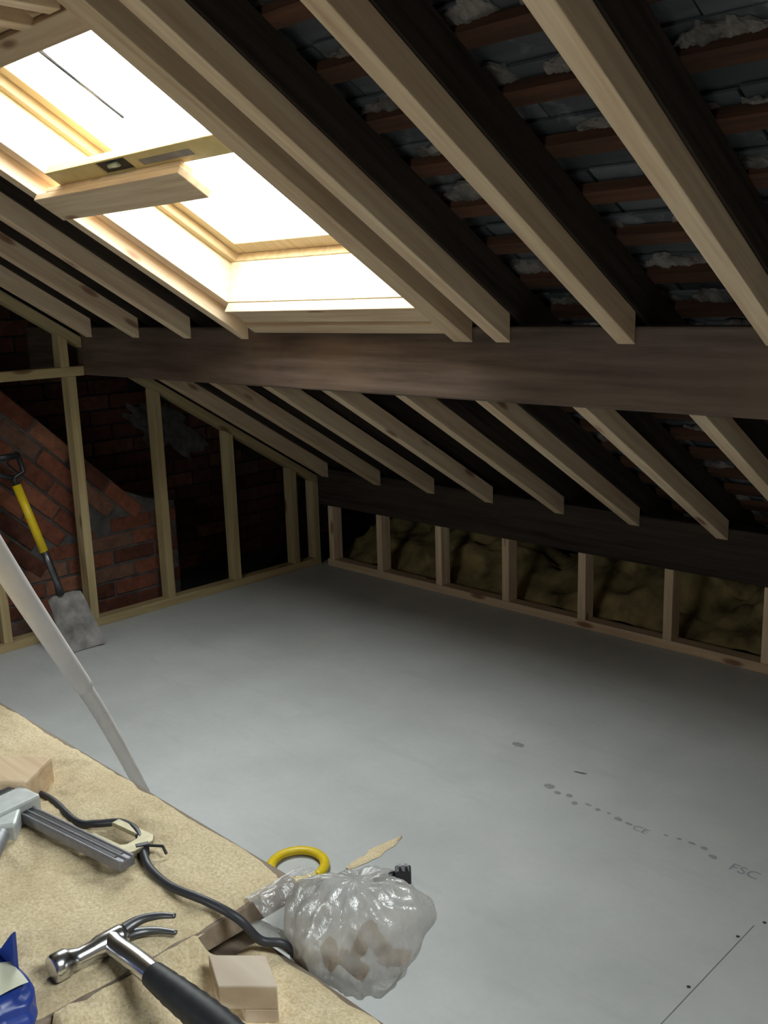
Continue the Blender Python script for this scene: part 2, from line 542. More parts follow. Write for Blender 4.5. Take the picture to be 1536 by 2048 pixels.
# reveal boards inside the opening
lin = MB()
lin.rbox(WX0 - .02, WX0, .62, WA1 + .02, .046, .165)
lin.rbox(WX1, WX1 + .018, .62, WA1 + .02, .046, .165)
lin.hexa([roof(WX0, WA1, .046), roof(WX1, WA1, .046), roof(WX1, WA1 + .02, .046), roof(WX0, WA1 + .02, .046),
          roof(WX0, ib, .165), roof(WX1, ib, .165), roof(WX1, ib + .02, .165), roof(WX0, ib + .02, .165)])
lin.rbox(WX0, WX1, .615, .632, .046, .165)
lin.build('window_lining', LINING, wi, .001)

# unseen rear rooflight, added to bring fill light from behind
w2 = bpy.data.objects.new('fill_window_rear', None); COL.objects.link(w2)
mr = lambda x, a, o: mirror(roof(x, a, o))
w2.location = mr((VX0 + VX1) / 2, VA1, .1); WORLD_LOC['fill_window_rear'] = Vector(w2.location)
tag(w2, 'unseen roof window added in the rear slope for fill light', 'window', kind='structure')
f = MB()
f.rbox(VX0, VX0 + .05, VA0, VA1, .17, .24, fn=mr); f.rbox(VX1 - .05, VX1, VA0, VA1, .17, .24, fn=mr)
f.rbox(VX0 + .05, VX1 - .05, VA0, VA0 + .05, .17, .24, fn=mr); f.rbox(VX0 + .05, VX1 - .05, VA1 - .05, VA1, .17, .24, fn=mr)
f.build('window_frame', FRAMEM, w2, .003)
MB().rbox(VX0 + .045, VX1 - .045, VA0 + .045, VA1 - .045, .206, .212, fn=mr).build('pane', GLASS, w2)

# unseen rooflight added right of the camera to brighten the bench
w3 = bpy.data.objects.new('fill_window_right', None); COL.objects.link(w3)
w3.location = roof((UX0 + UX1) / 2, UA1, .1); WORLD_LOC['fill_window_right'] = Vector(w3.location)
tag(w3, 'unseen roof window added in the front slope for fill light', 'window', kind='structure')
f = MB()
f.rbox(UX0, UX0 + .05, UA0, UA1, .12, .24); f.rbox(UX1 - .05, UX1, UA0, UA1, .12, .24)
f.rbox(UX0 + .05, UX1 - .05, UA0, UA0 + .05, .12, .24); f.rbox(UX0 + .05, UX1 - .05, UA1 - .05, UA1, .12, .24)
f.build('window_frame', FRAMEM, w3, .003)
MB().rbox(UX0 + .045, UX1 - .045, UA0 + .045, UA1 - .045, .206, .212).build('pane', GLASS, w3)

# ================================================================== ROOF TIMBERS
PURL_Y = 2.08
EAVE_Y = 3.365
RX = [-3.758, -3.393, -3.041, -2.690, -2.297, -1.938, -1.590, -1.222, -0.86]    # right faces of the new rafters

# dark old rafters above the new ones
old_x = RX + [-0.49, -0.12, .99, 1.36]
old_names = ['against the gable studs', 'second from the gable studs', 'third from the gable studs', 'left of the skylight', None, None,
             'just right of the skylight', 'second to the right of the skylight', 'third to the right of the skylight', 'fourth to the right of the skylight',
             'fifth to the right of the skylight', 'sixth to the right of the skylight', 'seventh to the right of the skylight', 'eighth to the right of the skylight', 'ninth to the right of the skylight']
for i, x in enumerate(old_x):
    x1 = x + .006 if i != 3 else -2.702
    x0 = x1 - .055
    if i in (4, 5):        # cut for the skylight
        w_ = 'left' if i == 4 else 'right'
        tag(MB().plumb(x0, x1, 2.0, 4.3, .066, .155).build('old_rafter', OLD['r']), 'blackened old rafter below the skylight, %s of its two' % w_, 'rafter', 'blackened old rafters')
        tag(MB().plumb(x0, x1, RIDGE_Y + .03, roof(0, .50, .066).y, .066, .155).build('old_rafter', OLD['r']), 'blackened old rafter above the skylight, %s of its two' % w_, 'rafter', 'blackened old rafters')
    else:
        tag(MB().plumb(x0, x1, RIDGE_Y + .03, 4.3, .066, .155).build('old_rafter', OLD['r']), 'blackened old rafter under the slates, ' + old_names[i], 'rafter', 'blackened old rafters')

# battens carrying the slates
ordn = lambda n: ['first', 'second', 'third', 'fourth', 'fifth', 'sixth', 'seventh', 'eighth', 'ninth', 'tenth', 'eleventh', 'twelfth', 'thirteenth', 'fourteenth', 'fifteenth', 'sixteenth', 'seventeenth', 'eighteenth', 'nineteenth', 'twentieth'][n - 1]
apur = a_of(PURL_Y, .155)
up = [k for k in range(k0 + 1, k1) if A0B + k * GA < apur]
dn = [k for k in range(k0 + 1, k1) if A0B + k * GA >= apur]
for k in up + dn:
    a = A0B + k * GA
    lab = ('%s slate batten up from the old purlin' % ordn(len(up) - up.index(k))) if k in up else ('%s slate batten down from the old purlin' % ordn(dn.index(k) + 1))
    if a < UA1 + .02 and a + .04 > UA0 - .02 and not (a + .04 > WA0 - .03 and a < WA1 + .02):
        root = empty('slate_batten', roof(UX0 - .05, a, .155), 'rust brown ' + lab, 'batten', 'slate battens')
        MB().rbox(XL, UX0 - .005, a, a + .042, .155, .18).build('left_length', BATTEN, root)
        MB().rbox(UX1 + .005, XR, a, a + .042, .155, .18).build('right_length', BATTEN, root)
        continue
    root = None
    if a + .04 > WA0 - .03 and a < WA1 + .02:
        root = empty('slate_batten', roof(WX1 + .05, a, .155), 'rust brown ' + lab + ', cut at the skylight', 'batten', 'slate battens')
        MB().rbox(XL, WX0 - .03, a, a + .042, .155, .18).build('left_length', BATTEN, root)
        if a < UA1 + .02:
            MB().rbox(WX1 + .03, UX0 - .005, a, a + .042, .155, .18).build('right_length', BATTEN, root)
        else:
            MB().rbox(WX1 + .03, XR, a, a + .042, .155, .18).build('right_length', BATTEN, root)
    else:
        tag(MB().rbox(XL, XR, a, a + .042, .155, .18).build('slate_batten', BATTEN), 'rust brown ' + lab, 'batten', 'slate battens')

# mortar torching pressed along the battens
tm = MB()
for k in up + dn:
    a = A0B + k * GA
    x = -3.9
    while x < -.35:
        L = random.uniform(.10, .32)
        if random.random() < .8 and not (a > WA0 - .06 and a < WA1 + .06 and x + L > WX0 - .04 and x < WX1 + .04):
            n = max(5, int(L / .012)); sd = random.uniform(0, 99)
            th = random.uniform(.018, .045)
            def fn(u, v, x=x, L=L, a=a, sd=sd, th=th):
                e = math.sin(math.pi * min(1, max(0, u))) ** .35
                nn = noise.noise(Vector((u * L * 45 + sd, v * 2.2, sd)))
                n2 = noise.noise(Vector((u * L * 14 + sd, 7, sd)))
                wv = (th + .024 * n2 + .008 * nn) * e
                ang = v * math.pi * .5
                n3 = noise.noise(Vector((u * L * 120 + sd, v * 6, sd + 3)))
                wv += .010 * n3
                return roof(x + u * L, a + .006 - wv * math.cos(ang) * 1.3 + .006 * n3, .186 - (.014 + .009 * nn + .007 * n3) * e * math.sin(ang) ** .5)
            tm.grid(fn, n * 2, 5, smooth=False)
        x += L + random.uniform(.0, .12)
tag(tm.build('mortar_torching', TORCH, ceil, recalc=False), kind='stuff')

# the big old purlin
pm = MB().box(-4.5, XR, PURL_Y, PURL_Y + .095, 1.4 - .288, 1.4 - .088)
tag(pm.build('purlin', PURLIN, bevel=.006), 'heavy dark brown purlin beam crossing the whole roof slope', 'beam')
em = MB().box(-4.05, XR, EAVE_Y, EAVE_Y + .09, .328, .525)
tag(em.build('eaves_beam', OLD['x'], bevel=.005), 'nearly black low beam resting along the dwarf stud wall', 'beam')

# new rafters above the purlin
TOP = RIDGE_Y + .06
def upper(i, label, x0=None, x1=None, y0=TOP, y1=PURL_Y - .001, o0=0.0, o1=.065, name='rafter'):
    x1 = RX[i] if x1 is None else x1
    x0 = x1 - .048 if x0 is None else x0
    return tag(MB().plumb(x0, x1, y0, y1, o0, o1).build(name, PINE['r'], bevel=.0025), label, 'rafter', 'new rafters above the purlin')
upper(0, 'new pine rafter above the purlin, nearest the gable studs')
upper(1, 'new pine rafter above the purlin, second from the gable studs')
upper(2, 'new pine rafter above the purlin, next left of the skylight trimmer')
upper(6, 'new pale rafter above the purlin, first beside the skylight on its right')
upper(7, 'new pale knotty rafter above the purlin, middle of three right of the skylight')
upper(8, 'new pale rafter above the purlin, last of the three right of the skylight')
yh = roof(0, .50, 0).y
upper(4, 'short rafter above the skylight header, left of two', y1=yh, x1=-2.25)
upper(5, 'short rafter above the skylight header, right of two', y1=yh, x1=-1.95)
# trimmers
tag(MB().plumb(-2.745, -2.701, TOP, PURL_Y - .001, 0, .065).build('trimmer', PINE['r'], bevel=.0025), 'outer pine trimmer along the left side of the skylight', 'trimmer', 'skylight trimmers')
tag(MB().plumb(-2.699, -2.651, TOP, PURL_Y - .001, .045, .12).build('trimmer', PINE['r'], bevel=.0025), 'inner pine trimmer set back beside the skylight opening, left side', 'trimmer', 'skylight trimmers')
tag(MB().plumb(-1.785, -1.717, TOP, PURL_Y - .001, 0, .105).build('trimmer', PINE['r'], bevel=.0025), 'greyish double width trimmer along the right side of the skylight', 'trimmer', 'skylight trimmers')
# sill boards below the opening, header above
sa1 = a_of(PURL_Y, .03) - .004
tag(MB().rbox(-2.649, -1.787, WA1 + .003, WA1 + .018, .012, .045).build('sill_lip', PINE['x'], bevel=.002), 'narrow pine lip along the lower edge of the skylight opening', 'board')
tag(MB().rbox(-2.649, -1.787, WA1 + .020, 1.765, .022, .07).build('sill_board', PINE['x'], bevel=.003), 'wider pine sill board directly below the skylight lip', 'board', 'sill boards')
tag(MB().rbox(-2.649, -1.787, 1.768, sa1 - .002, .012, .055).build('sill_board', PINE['x'], bevel=.003), 'narrower pine sill board touching the purlin below the skylight', 'board', 'sill boards')
tag(MB().rbox(-2.649, -1.787, .572, .628, .004, .075).build('header_board', PINE['x'], bevel=.003), 'pale header board along the top edge of the skylight', 'board', 'header boards')
tag(MB().rbox(-2.649, -1.787, .515, .569, .018, .09).build('header_board', PINE['x'], bevel=.003), 'second header board upslope of the skylight edge board', 'board', 'header boards')

# collar joists running back from the header
for (xa, ya, xb, yb), lb in (((-1.953, 1.01, -1.865, .15), 'left of the pair'), ((-1.8125, .99, -1.8125, .15), 'right of the pair')):
    A = Vector((xa, ya, 1.955)); B = Vector((xb, yb, 1.955))
    t = (B - A).normalized(); sd = t.cross(Vector((0, 0, 1)))
    # level joist stopping under the rafters
    tag(MB().obox((A + B) / 2, t, sd, Vector((0, 0, 1)), (B - A).length / 2, .022, .02).build('collar_joist', PINE['y'], bevel=.0025), 'blurred level joist behind the skylight header, ' + lb, 'joist', 'collar joists')

# lower rafters between purlin and eaves beam
low_lab = ['nearest the gable studs', 'second from the gable studs', 'third from the gable studs', 'fourth from the gable studs', 'fifth from the gable studs',
           'sixth from the gable studs', 'seventh from the gable studs', 'eighth from the gable studs']
low_x = [-3.766, -3.379, -3.021, -2.671, -2.293, -1.938, -1.572, -1.205]
for x, lb in zip(low_x, low_lab):
    tag(MB().plumb(x - .048, x, PURL_Y + .098, EAVE_Y - .001, 0, .065).build('rafter', PINE['r'], bevel=.0025), 'new pine rafter below the purlin, ' + lb, 'rafter', 'new rafters below the purlin')

# ================================================================== DWARF WALL AT THE EAVES
tag(MB().box(-3.80, XR - .3, EAVE_Y, EAVE_Y + .063, 0, .038).build('sole_plate', PINE['x'], bevel=.002), 'pale sole plate on the floor under the dwarf studs', 'timber')
dx = [-3.785, -3.424, -3.026, -2.626, -2.224, -1.826, -1.428, -1.03]
dl = ['in the corner by the gable', 'second from the gable corner', 'third from the gable corner', 'fourth from the gable corner', 'fifth from the gable corner',
      'sixth from the gable corner', 'seventh from the gable corner at the picture edge', 'eighth from the gable corner']
for x, lb in zip(dx, dl):
    tag(MB().box(x, x + .038, EAVE_Y + .001, EAVE_Y + .063, .038, .328).build('dwarf_stud', PINE['z'], bevel=.002), 'short pale stud under the eaves beam, ' + lb, 'stud', 'dwarf wall studs')

# insulation behind
ins = MB()
def wool(u, v):
    x = -3.85 + u * 5.2
    n1 = noise.fractal(Vector((x * 2.6, v * 2.0, 3.1)), .8, 2.1, 4)
    n2 = noise.noise(Vector((x * 5.5, v * 5, 9)))
    y = 3.50 + v * .55 + .05 * n2
    z = -.02 + max(0, (.21 + .12 * n1 + .06 * n2)) * math.sin(min(1, v * 1.5 + .08) * math.pi * .5) - .02 * v
    z = min(z, roof_z(y, .03) - .01)
    return Vector((x, y - .06 * math.sin(v * 3.1) * n1, max(z, -.026)))
ins.grid(wool, 170, 26)
tag(ins.build('insulation', WOOL, recalc=False), 'rumpled yellow brown glass wool behind the dwarf studs', 'insulation', kind='stuff')

# ================================================================== GABLE STUD FRAME
GX0, GX1 = -3.91, -3.850
tag(MB().box(GX0, GX1, .6, EAVE_Y - .002, 0, .038).build('sole_plate', TREATED['y'], bevel=.002), 'olive brown sole plate under the tall gable studs', 'timber')
nz0, nz1 = 1.4 - .289, 1.4 - .249
tag(MB().box(GX0, GX1, .9, PURL_Y - .002, nz0, nz1).build('noggin', TREATED['y'], bevel=.002), 'horizontal rail across the tall gable stud at purlin level', 'rail')
for y0, lb in ((1.60, 'cut by the left picture edge, behind the white pole'), (2.0, 'beside the leaning shovel, tallest in full view')):
    tag(MB().box(GX0, GX1, y0, y0 + .038, .038, nz0).build('gable_stud', TREATED['z'], bevel=.002), 'olive brown gable stud ' + lb, 'stud', 'gable studs')
for y0, lb in ((2.402, 'second right of the shovel, over the brick corner'), (2.792, 'third right of the shovel, before the dark recess'), (3.178, 'fourth right of the shovel, near the corner'), (3.324, 'in the corner beside the dwarf wall')):
    zt = roof_z(y0 + .038, -.038)
    tag(MB().hexa([Vector(p) for p in ((GX0, y0, .038), (GX1, y0, .038), (GX1, y0 + .038, .038), (GX0, y0 + .038, .038), (GX0, y0, roof_z(y0, -.039)), (GX1, y0, roof_z(y0, -.039)), (GX1, y0 + .038, zt), (GX0, y0 + .038, zt))]).build('gable_stud', TREATED['z'], bevel=.002), 'olive brown gable stud ' + lb, 'stud', 'gable studs')
y0 = 1.975
tag(MB().hexa([Vector(p) for p in ((GX0, y0, nz1), (GX1, y0, nz1), (GX1, y0 + .038, nz1), (GX0, y0 + .038, nz1), (GX0, y0, roof_z(y0, -.039)), (GX1, y0, roof_z(y0, -.039)), (GX1, y0 + .038, roof_z(y0 + .038, -.039)), (GX0, y0 + .038, roof_z(y0 + .038, -.039)))]).build('gable_stud', TREATED['z'], bevel=.002), 'short olive stud above the rail at purlin level', 'stud', 'gable studs')
tag(MB().plumb(GX0, GX1, .5, PURL_Y - .002, -.038, 0).build('head_plate', TREATED['r'], bevel=.002), 'sloping head plate over the gable studs, above the purlin', 'timber', 'gable head plates')
tag(MB().plumb(GX0, GX1, PURL_Y + .098, EAVE_Y - .003, -.038, 0).build('head_plate', TREATED['r'], bevel=.002), 'sloping head plate over the gable studs, below the purlin', 'timber', 'gable head plates')

# ================================================================== CHIMNEY BREAST WITH RAKING BRICKS
cb = empty('chimney_breast', (-4.15, 1.7, 0), 'projecting red brick chimney breast with raking brick shoulder behind the studs', 'chimney')
CX = -3.985
poly = [(.75, 0), (2.56, 0), (2.56, .47), (2.41, .505), (2.30, .555), (1.762, 1.075), (.75, 2.03)]
MB().prism(poly, gfn, -4.355, CX - .006).build('mortar_core', MORTAR, cb)
def inside(y, z):
    c = False
    for i in range(len(poly)):
        (y1, z1), (y2, z2) = poly[i], poly[i - 1]
        if (z1 > z) != (z2 > z) and y < (y2 - y1) * (z - z1) / (z2 - z1) + y1:
            c = not c
    return c
bound = lambda y: .25 + (y - 1.67) * .33
hb = MB()
zc = 0.003; c = 0
while zc < .62:
    y = .75 - (.11 if c % 2 else 0)
    while y < 2.56:
        L = .213 if y + .213 <= 2.56 else 2.56 - y
        yy = y + L / 2
        if L > .05 and inside(yy, zc + .033) and inside(y + L - .003, zc + .06) and zc + .04 < bound(yy):
            j = random.uniform(-.004, .004)
            hb.box(CX - .05, CX + j, max(y, .751), y + L, zc, zc + .063)
        y += .2245
    zc += .0745; c += 1
hb.build('brickwork', BRICK, cb, .004)
rb = MB()
ud = Vector((0, 2.30 - 1.762, .555 - 1.075)).normalized()
vd = Vector((0, ud.z, -ud.y))
org = Vector((CX, 1.762, 1.075)) - ud * 1.36
for r in range(14):
    u = -(.11 if r % 2 else 0) + random.uniform(-.02, .02)
    v0 = .003 + r * .079
    while u < 2.2:
        p = org + ud * (u + .106) + vd * (v0 + .033)
        if inside(p.y, p.z) and p.z > bound(p.y) + .02 and inside((p + ud * .07 + vd * -.02).y, (p + ud * .07 - vd * .02).z):
            j = random.uniform(-.005, .005)
            rb.obox(p + Vector((-.022 + j, 0, 0)), Vector((1, 0, 0)), ud, vd, .026, .106, .0335)
        u += .2235
rb.build('raking_course', BRICK, cb, .005)
# grey mortar patch on the gable behind the studs
mp = MB()
def patch(u, v):
    a = u * 2 * math.pi
    r = v * (1 + .5 * noise.fractal(Vector((math.cos(a) * 1.8, math.sin(a) * 1.8, 4)), .6, 2, 5))
    y = 2.76 + .22 * r * math.cos(a); z = .77 + .12 * r * math.sin(a) - .5 * (y - 2.76) * .9
    return Vector((-4.345 + .018 * (1 - v) + .006 * noise.noise(Vector((y * 30, z * 30, 1))), y, z))
mp.grid(patch, 40, 8)
tag(mp.build('mortar_patch', MORTAR), 'grey mortar patch on the dark gable brickwork', 'mortar')

# ================================================================== SHOVEL
sh = empty('shovel', (-3.63, 1.83, 0), 'yellow handled square shovel leaning on the gable framing', 'shovel')
top = Vector((-3.80, 1.705, .70)); soc = Vector((-3.70, 1.785, .29)); mid = top.lerp(soc, .5) + Vector((.0, .018, 0))
neck = Vector((-3.715, 1.80, .235))
path = smooth_path([top, top.lerp(soc, .33), top.lerp(soc, .66), soc], 4)
MB().tube([top, top.lerp(soc, .68)], [.018, .0175], 14).build('handle', YELLOW, sh)
MB().tube([top.lerp(soc, .665), top.lerp(soc, .80), soc, neck], [.0165, .015, .013, .018], 14).build('shaft', DARKSTEEL, sh)
hd = (top - soc).normalized(); hs = Vector((0, 1, 0))
dg = MB(); dg.tube([top - hd * .01, top + hd * .03, top + hd * .05 + hs * .05, top + hd * .12 + hs * .055], .011, 10)
dg.tube([top + hd * .03, top + hd * .05 - hs * .05, top + hd * .12 - hs * .055], .011, 10)
dg.tube([top + hd * .12 + hs * .06, top + hd * .12 - hs * .06], .013, 10)
dg.build('grip', BLACK, sh)
bl = MB()
# blade: dished square plate from shoulder to floor edge
TLp, TRp = Vector((-3.715, 1.735, .228)), Vector((-3.715, 1.882, .236))
BLp, BRp = Vector((-3.625, 1.742, .003)), Vector((-3.625, 1.926, .003))
nrm = (TRp - TLp).cross(BLp - TLp).normalized()
if nrm.x < 0: nrm = -nrm
def blade(u, v, off=0):
    p = TLp.lerp(TRp, u).lerp(BLp.lerp(BRp, u), v)
    dish = .022 * (abs(2 * u - 1) ** 2.5) - .010 * math.sin(math.pi * v) * (1 - abs(2 * u - 1) ** 2)
    sho = -.03 * max(0, (abs(2 * u - 1) - .6)) * (1 - min(1, v * 6))
    return p + nrm * (dish + off) + Vector((0, 0, sho))
bl.grid(lambda u, v: blade(u, v), 20, 16); bl.grid(lambda u, v: blade(u, v, -.0035), 20, 16)
bl.build('blade', SHOVELM, sh, recalc=True)

# ================================================================== PALE POLE LEANING ACROSS THE BENCH
pf = Vector((-2.345, 1.325, .018)); pu = Vector((-1.567, .662, .990))
dirp = (pu - pf)
pl = empty('plastic_pole', pf, 'off white plastic pole leaning diagonally behind the sawdust covered bench', 'pole')
lowp = smooth_path([pf, pf + dirp * .2 + Vector((.006, .0, .012)), pf + dirp * .42 + Vector((.008, 0, .022)), pf + dirp * .62 + Vector((.004, 0, .018))], 8)
MB().tube(lowp, .0175, 18).build('lower_length', PIPEM, pl)
upp = smooth_path([pf + dirp * .56 + Vector((.004, .0, .021)), pf + dirp * .8 + Vector((0, 0, .008)), pu, pf + dirp * 1.32], 8)
MB().tube(upp, .0205, 18).build('upper_length', PIPEM, pl)

# ================================================================== BENCH
T1, T2 = .71, .66
bn = empty('workbench', (-1.25, .3, 0), 'trestle bench with a plywood top under sawdust, in the near corner', 'bench')
MB().box(-2.30, -.30, .02, .613, T2 - .03, T2 - .002).build('bench_top', PLY, bn, .003)
for x in (-2.1, -.5):
    for y, dy in ((.08, -.0), (.55, .0)):
        MB().box(x - .03, x + .03, y - .02, y + .02, 0, T2 - .03).build('leg', PINE['z'], bn, .003)
    MB().box(x - .02, x + .02, .10, .53, .2, .26).build('stretcher', PINE['y'], bn, .003)
bd = tag(MB().box(-2.35, -.845, .03, .672, T1 - .032, T1 - .003).build('plywood_board', PLY, bevel=.002), 'thick dusty plywood board lying on top of the bench', 'board')
pk = MB().box(-2.2, -.98, .10, .14, T2 - .0015, T1 - .0325)
tag(pk.build('packer_strip', PLY), 'dark packing strip under the plywood board, camera side', 'packer')
pk = MB().box(-2.2, -.885, .55, .59, T2 - .0015, T1 - .0325)
tag(pk.build('packer_strip', PLY), 'dark packing strip under the plywood board, far side', 'packer')

def dust(x0, x1, y0, y1, z, nu, nv, seed, h, edge, holes=(), bank=False):
    b = MB()
    def fn(u, v):
        x = x0 + u * (x1 - x0); y = y0 + v * (y1 - y0)
        P = Vector((x, y, seed))
        n1 = noise.fractal(P * 9, .9, 2.0, 4); n2 = noise.noise(P * 38)
        e = min(1, min(x - x0, x1 - x, y - y0, y1 - y) / edge)
        e = max(0, e) ** .6
        hh = h * (.75 + .75 * n1) + .0022 * n2 + .0012 * noise.noise(P * 110)
        hh += h * .5 * noise.noise(P * 4.5)
        if bank:
            wy = max(0, min(1, (y - .325) / .03, (.565 - y) / .04))
            dd = (x - x0) / (.085 + .02 * noise.noise(P * 12))
            if dd < 1:
                hh += (.040 + .004 * n1) * (1 - dd) ** 1.6 * wy
                e = max(e, wy)
        for (hx, hy, hr, hd_) in holes:
            d = math.hypot(x - hx, y - hy) / hr
            if d < 1: hh -= hd_ * (1 - d * d)
        hh = max(hh, .0012)
        j = (1 - e) * .006 * noise.noise(P * 30)
        return Vector((x + j, y + j, z - .0035 * (1 - e) + hh * e))
    b.grid(fn, nu, nv)
    return b
tag(dust(-2.34, -.846, .035, .670, T1 - .003, 330, 140, 1.3, .0135, .02, [(-.90, .40, .05, .006), (-.86, .33, .07, .012)]).build('sawdust', SAWDUST, recalc=False), 'thick pale sawdust covering the upper plywood board', 'sawdust', kind='stuff')
tag(dust(-.842, -.305, .03, .611, T2 - .002, 150, 150, 5.7, .0125, .02, bank=True).build('sawdust', SAWDUST, recalc=False), 'pale sawdust heaped on the lower bench end around the white block', 'sawdust', kind='stuff')

# ------------------------------------------------------------------ wood offcut at the far left of the board
wo = MB()
A = Vector((-1.355, .560, 0)); ax = Vector((-.80, -.60, 0)).normalized(); ay = Vector((-.6, .8, 0)).normalized()
cz = T1 + .006
cc = Vector((-1.262, .553, 0)) + ax * .10
wo.obox((cc.x, cc.y, cz + .021), ax, ay, Vector((0, 0, 1)), .10, .040, .021)
tag(wo.build('wood_offcut', PINE['x'], bevel=.004), 'pale pine offcut lying on the sawdust beside the bar clamp', 'offcut')

# ------------------------------------------------------------------ bar clamp
zc_ = T1 + .012
b0 = Vector((-1.30, .488, zc_ + .010)); b1 = Vector((-.992, .530, zc_ + .010))
cd = (b1 - b0).normalized(); cn = Vector((-cd.y, cd.x, 0)); Z = Vector((0, 0, 1))
cl = empty('bar_clamp', (b0 + b1) / 2, 'grey metal bar clamp lying on the sawdust at the left', 'clamp')
bar = MB()
L2 = (b1 - b0).length / 2; cm = (b0 + b1) / 2
bar.obox(cm, cd, cn, Z, L2, .0115, .006)
bar.obox(cm + cn * .0095 + Z * .0065, cd, cn, Z, L2, .002, .0015)
bar.obox(cm + Z * .0065, cd, cn, Z, L2, .0018, .0015)
bar.obox(cm - cn * .0095 + Z * .0065, cd, cn, Z, L2, .002, .0015)
bar.build('bar', BARM, cl, .0015)
gv = MB(); gv.obox(cm + cn * .0047 + Z * .0064, cd, cn, Z, L2 * .9, .0022, .0006); gv.obox(cm - cn * .0047 + Z * .0064, cd, cn, Z, L2 * .9, .0022, .0006)
gv.build('groove', BLACK, cl)
jw = MB(); jp = Vector((-1.222, .492, zc_ + .012))
jw.obox(jp + cn * -.002, cd, cn, Z, .023, .032, .018); jw.obox(Vector((-1.190, .470, zc_ + .012)), Vector((.83, -.56, 0)).normalized(), Vector((.56, .83, 0)).normalized(), Z, .024, .015, .013)
jw.build('sliding_jaw', PALEZINC, cl, .004)
sc0 = Vector((-1.166, .452, zc_ + .016))
sd_ = Vector((.78, -.60, 0)).normalized()
scr = MB()
n = 70; pts = [sc0 + sd_ * (.16 * i / n) for i in range(n + 1)]
scr.tube(pts, [.0088 + (.0012 if i % 2 else -.0006) for i in range(n + 1)], 12)
scr.build('screw', ZINC, cl)
tb = MB()
tc = Vector((-1.048, .556, zc_ + .004))
pts2 = [(-.045, -.022), (.03, -.022), (.036, -.010), (.036, .020), (.026, .030), (-.045, .030), (-.045, .018), (.008, .018), (.014, .012), (.014, -.004), (.008, -.010), (-.045, -.010)]
tb.prism(pts2, lambda u, v, hh: tc + cd * u + cn * v + Z * hh, 0, .006)
tb.build('end_jaw', BRASS, cl, .001)
bk = MB().obox(jp + cd * -.028 + Z * .004, cd, cn, Z, .008, .018, .014)
bk.build('jaw_pad', BLACK, cl, .003)

# ------------------------------------------------------------------ black cable with a tie
cz = T1 + .012
cab = smooth_path([(-1.34, .52, cz - .004), (-1.25, .55, cz), (-1.151, .545, cz), (-1.125, .560, cz), (-1.094, .582, cz + .004), (-1.054, .581, cz + .006), (-1.017, .566, cz + .003), (-.98, .552, cz), (-.923, .545, cz + .003), (-.862, .556, cz + .004), (-.826, .572, cz - .010), (-.812, .590, T2 + .022), (-.795, .612, T2 + .012), (-.785, .630, T2 - .03), (-.79, .65, T2 - .14), (-.80, .66, .35), (-.83, .72, .02)], 8)
cb2 = empty('power_cable', (-1.0, .56, cz), 'black power cable snaking over the sawdust and off the bench', 'cable')
MB().tube(cab, .0052, 12).build('flex', CABLEM, cb2)
tp = Vector((-1.017, .566, cz + .003))
tie = MB(); tie.obox(tp, Vector((.9, -.4, 0)).normalized(), Vector((.4, .9, 0)).normalized(), Z, .004, .008, .008)
tie.tube([tp + Vector((.004, .004, .006)), tp + Vector((.018, .018, .004)), tp + Vector((.026, .018, -.004))], .0022, 8)
tie.tube([tp + Vector((-.004, -.004, .004)), tp + Vector((-.010, -.016, .0))], .0025, 8)
tie.build('cable_tie', BLACK, cb2, .001)

# ------------------------------------------------------------------ claw hammer lying on its side
hz = T1 + .018
hm = empty('claw_hammer', (-.878, .444, hz - .014), 'steel claw hammer with black rubber grip lying across the board edge', 'hammer')
hd_ = MB()
# poll: face, bell, neck, cheek along y
prof = [(.375, .0135), (.378, .0150), (.392, .0150), (.395, .0125), (.405, .0105), (.420, .0105), (.428, .0125), (.452, .0128), (.458, .0118)]
hd_.tube([(-.884 + (.004 if y > .40 else 0), y, hz) for y, r in prof], [r for y, r in prof], 18)
hd_.build('head', STEEL, hm)
for s_ in (1, -1):
    cw = MB()
    pts = [(-.880, .452, hz + s_ * .004), (-.881, .468, hz + s_ * .006), (-.877, .482, hz + s_ * .008), (-.866, .496, hz + s_ * .0095), (-.852, .506, hz + s_ * .0105)]
    pp = smooth_path(pts, 5)
    rr = [.0085 - .0055 * i / (len(pp) - 1) for i in range(len(pp))]
    cw.tube(pp, rr, 12, squash=.8)
    cw.build('claw', DARKSTEEL, hm)
MB().tube(smooth_path([(-.880, .441, hz), (-.865, .441, hz), (-.83, .443, hz), (-.795, .444, hz - .001)], 5), [.0125] * 4 + [.0118] * 4 + [.012] * 8, 16, squash=1.0).build('neck', STEEL, hm)
gp = smooth_path([(-.800, .444, hz - .001), (-.790, .444, hz - .001), (-.765, .445, hz - .002), (-.73, .447, hz - .004), (-.69, .449, hz - .006), (-.655, .450, hz - .008), (-.645, .450, hz - .009)], 5)
gr = []
for p in gp:
    t = (p.x + .80) / .155
    gr.append(.0135 + .0040 * math.sin(min(1, max(0, t)) * math.pi * .8) + (.0006 * math.sin(t * 60) if .15 < t < .9 else 0))
MB().tube(gp, gr, 20, squash=.95).build('grip', BLACKRUB, hm)

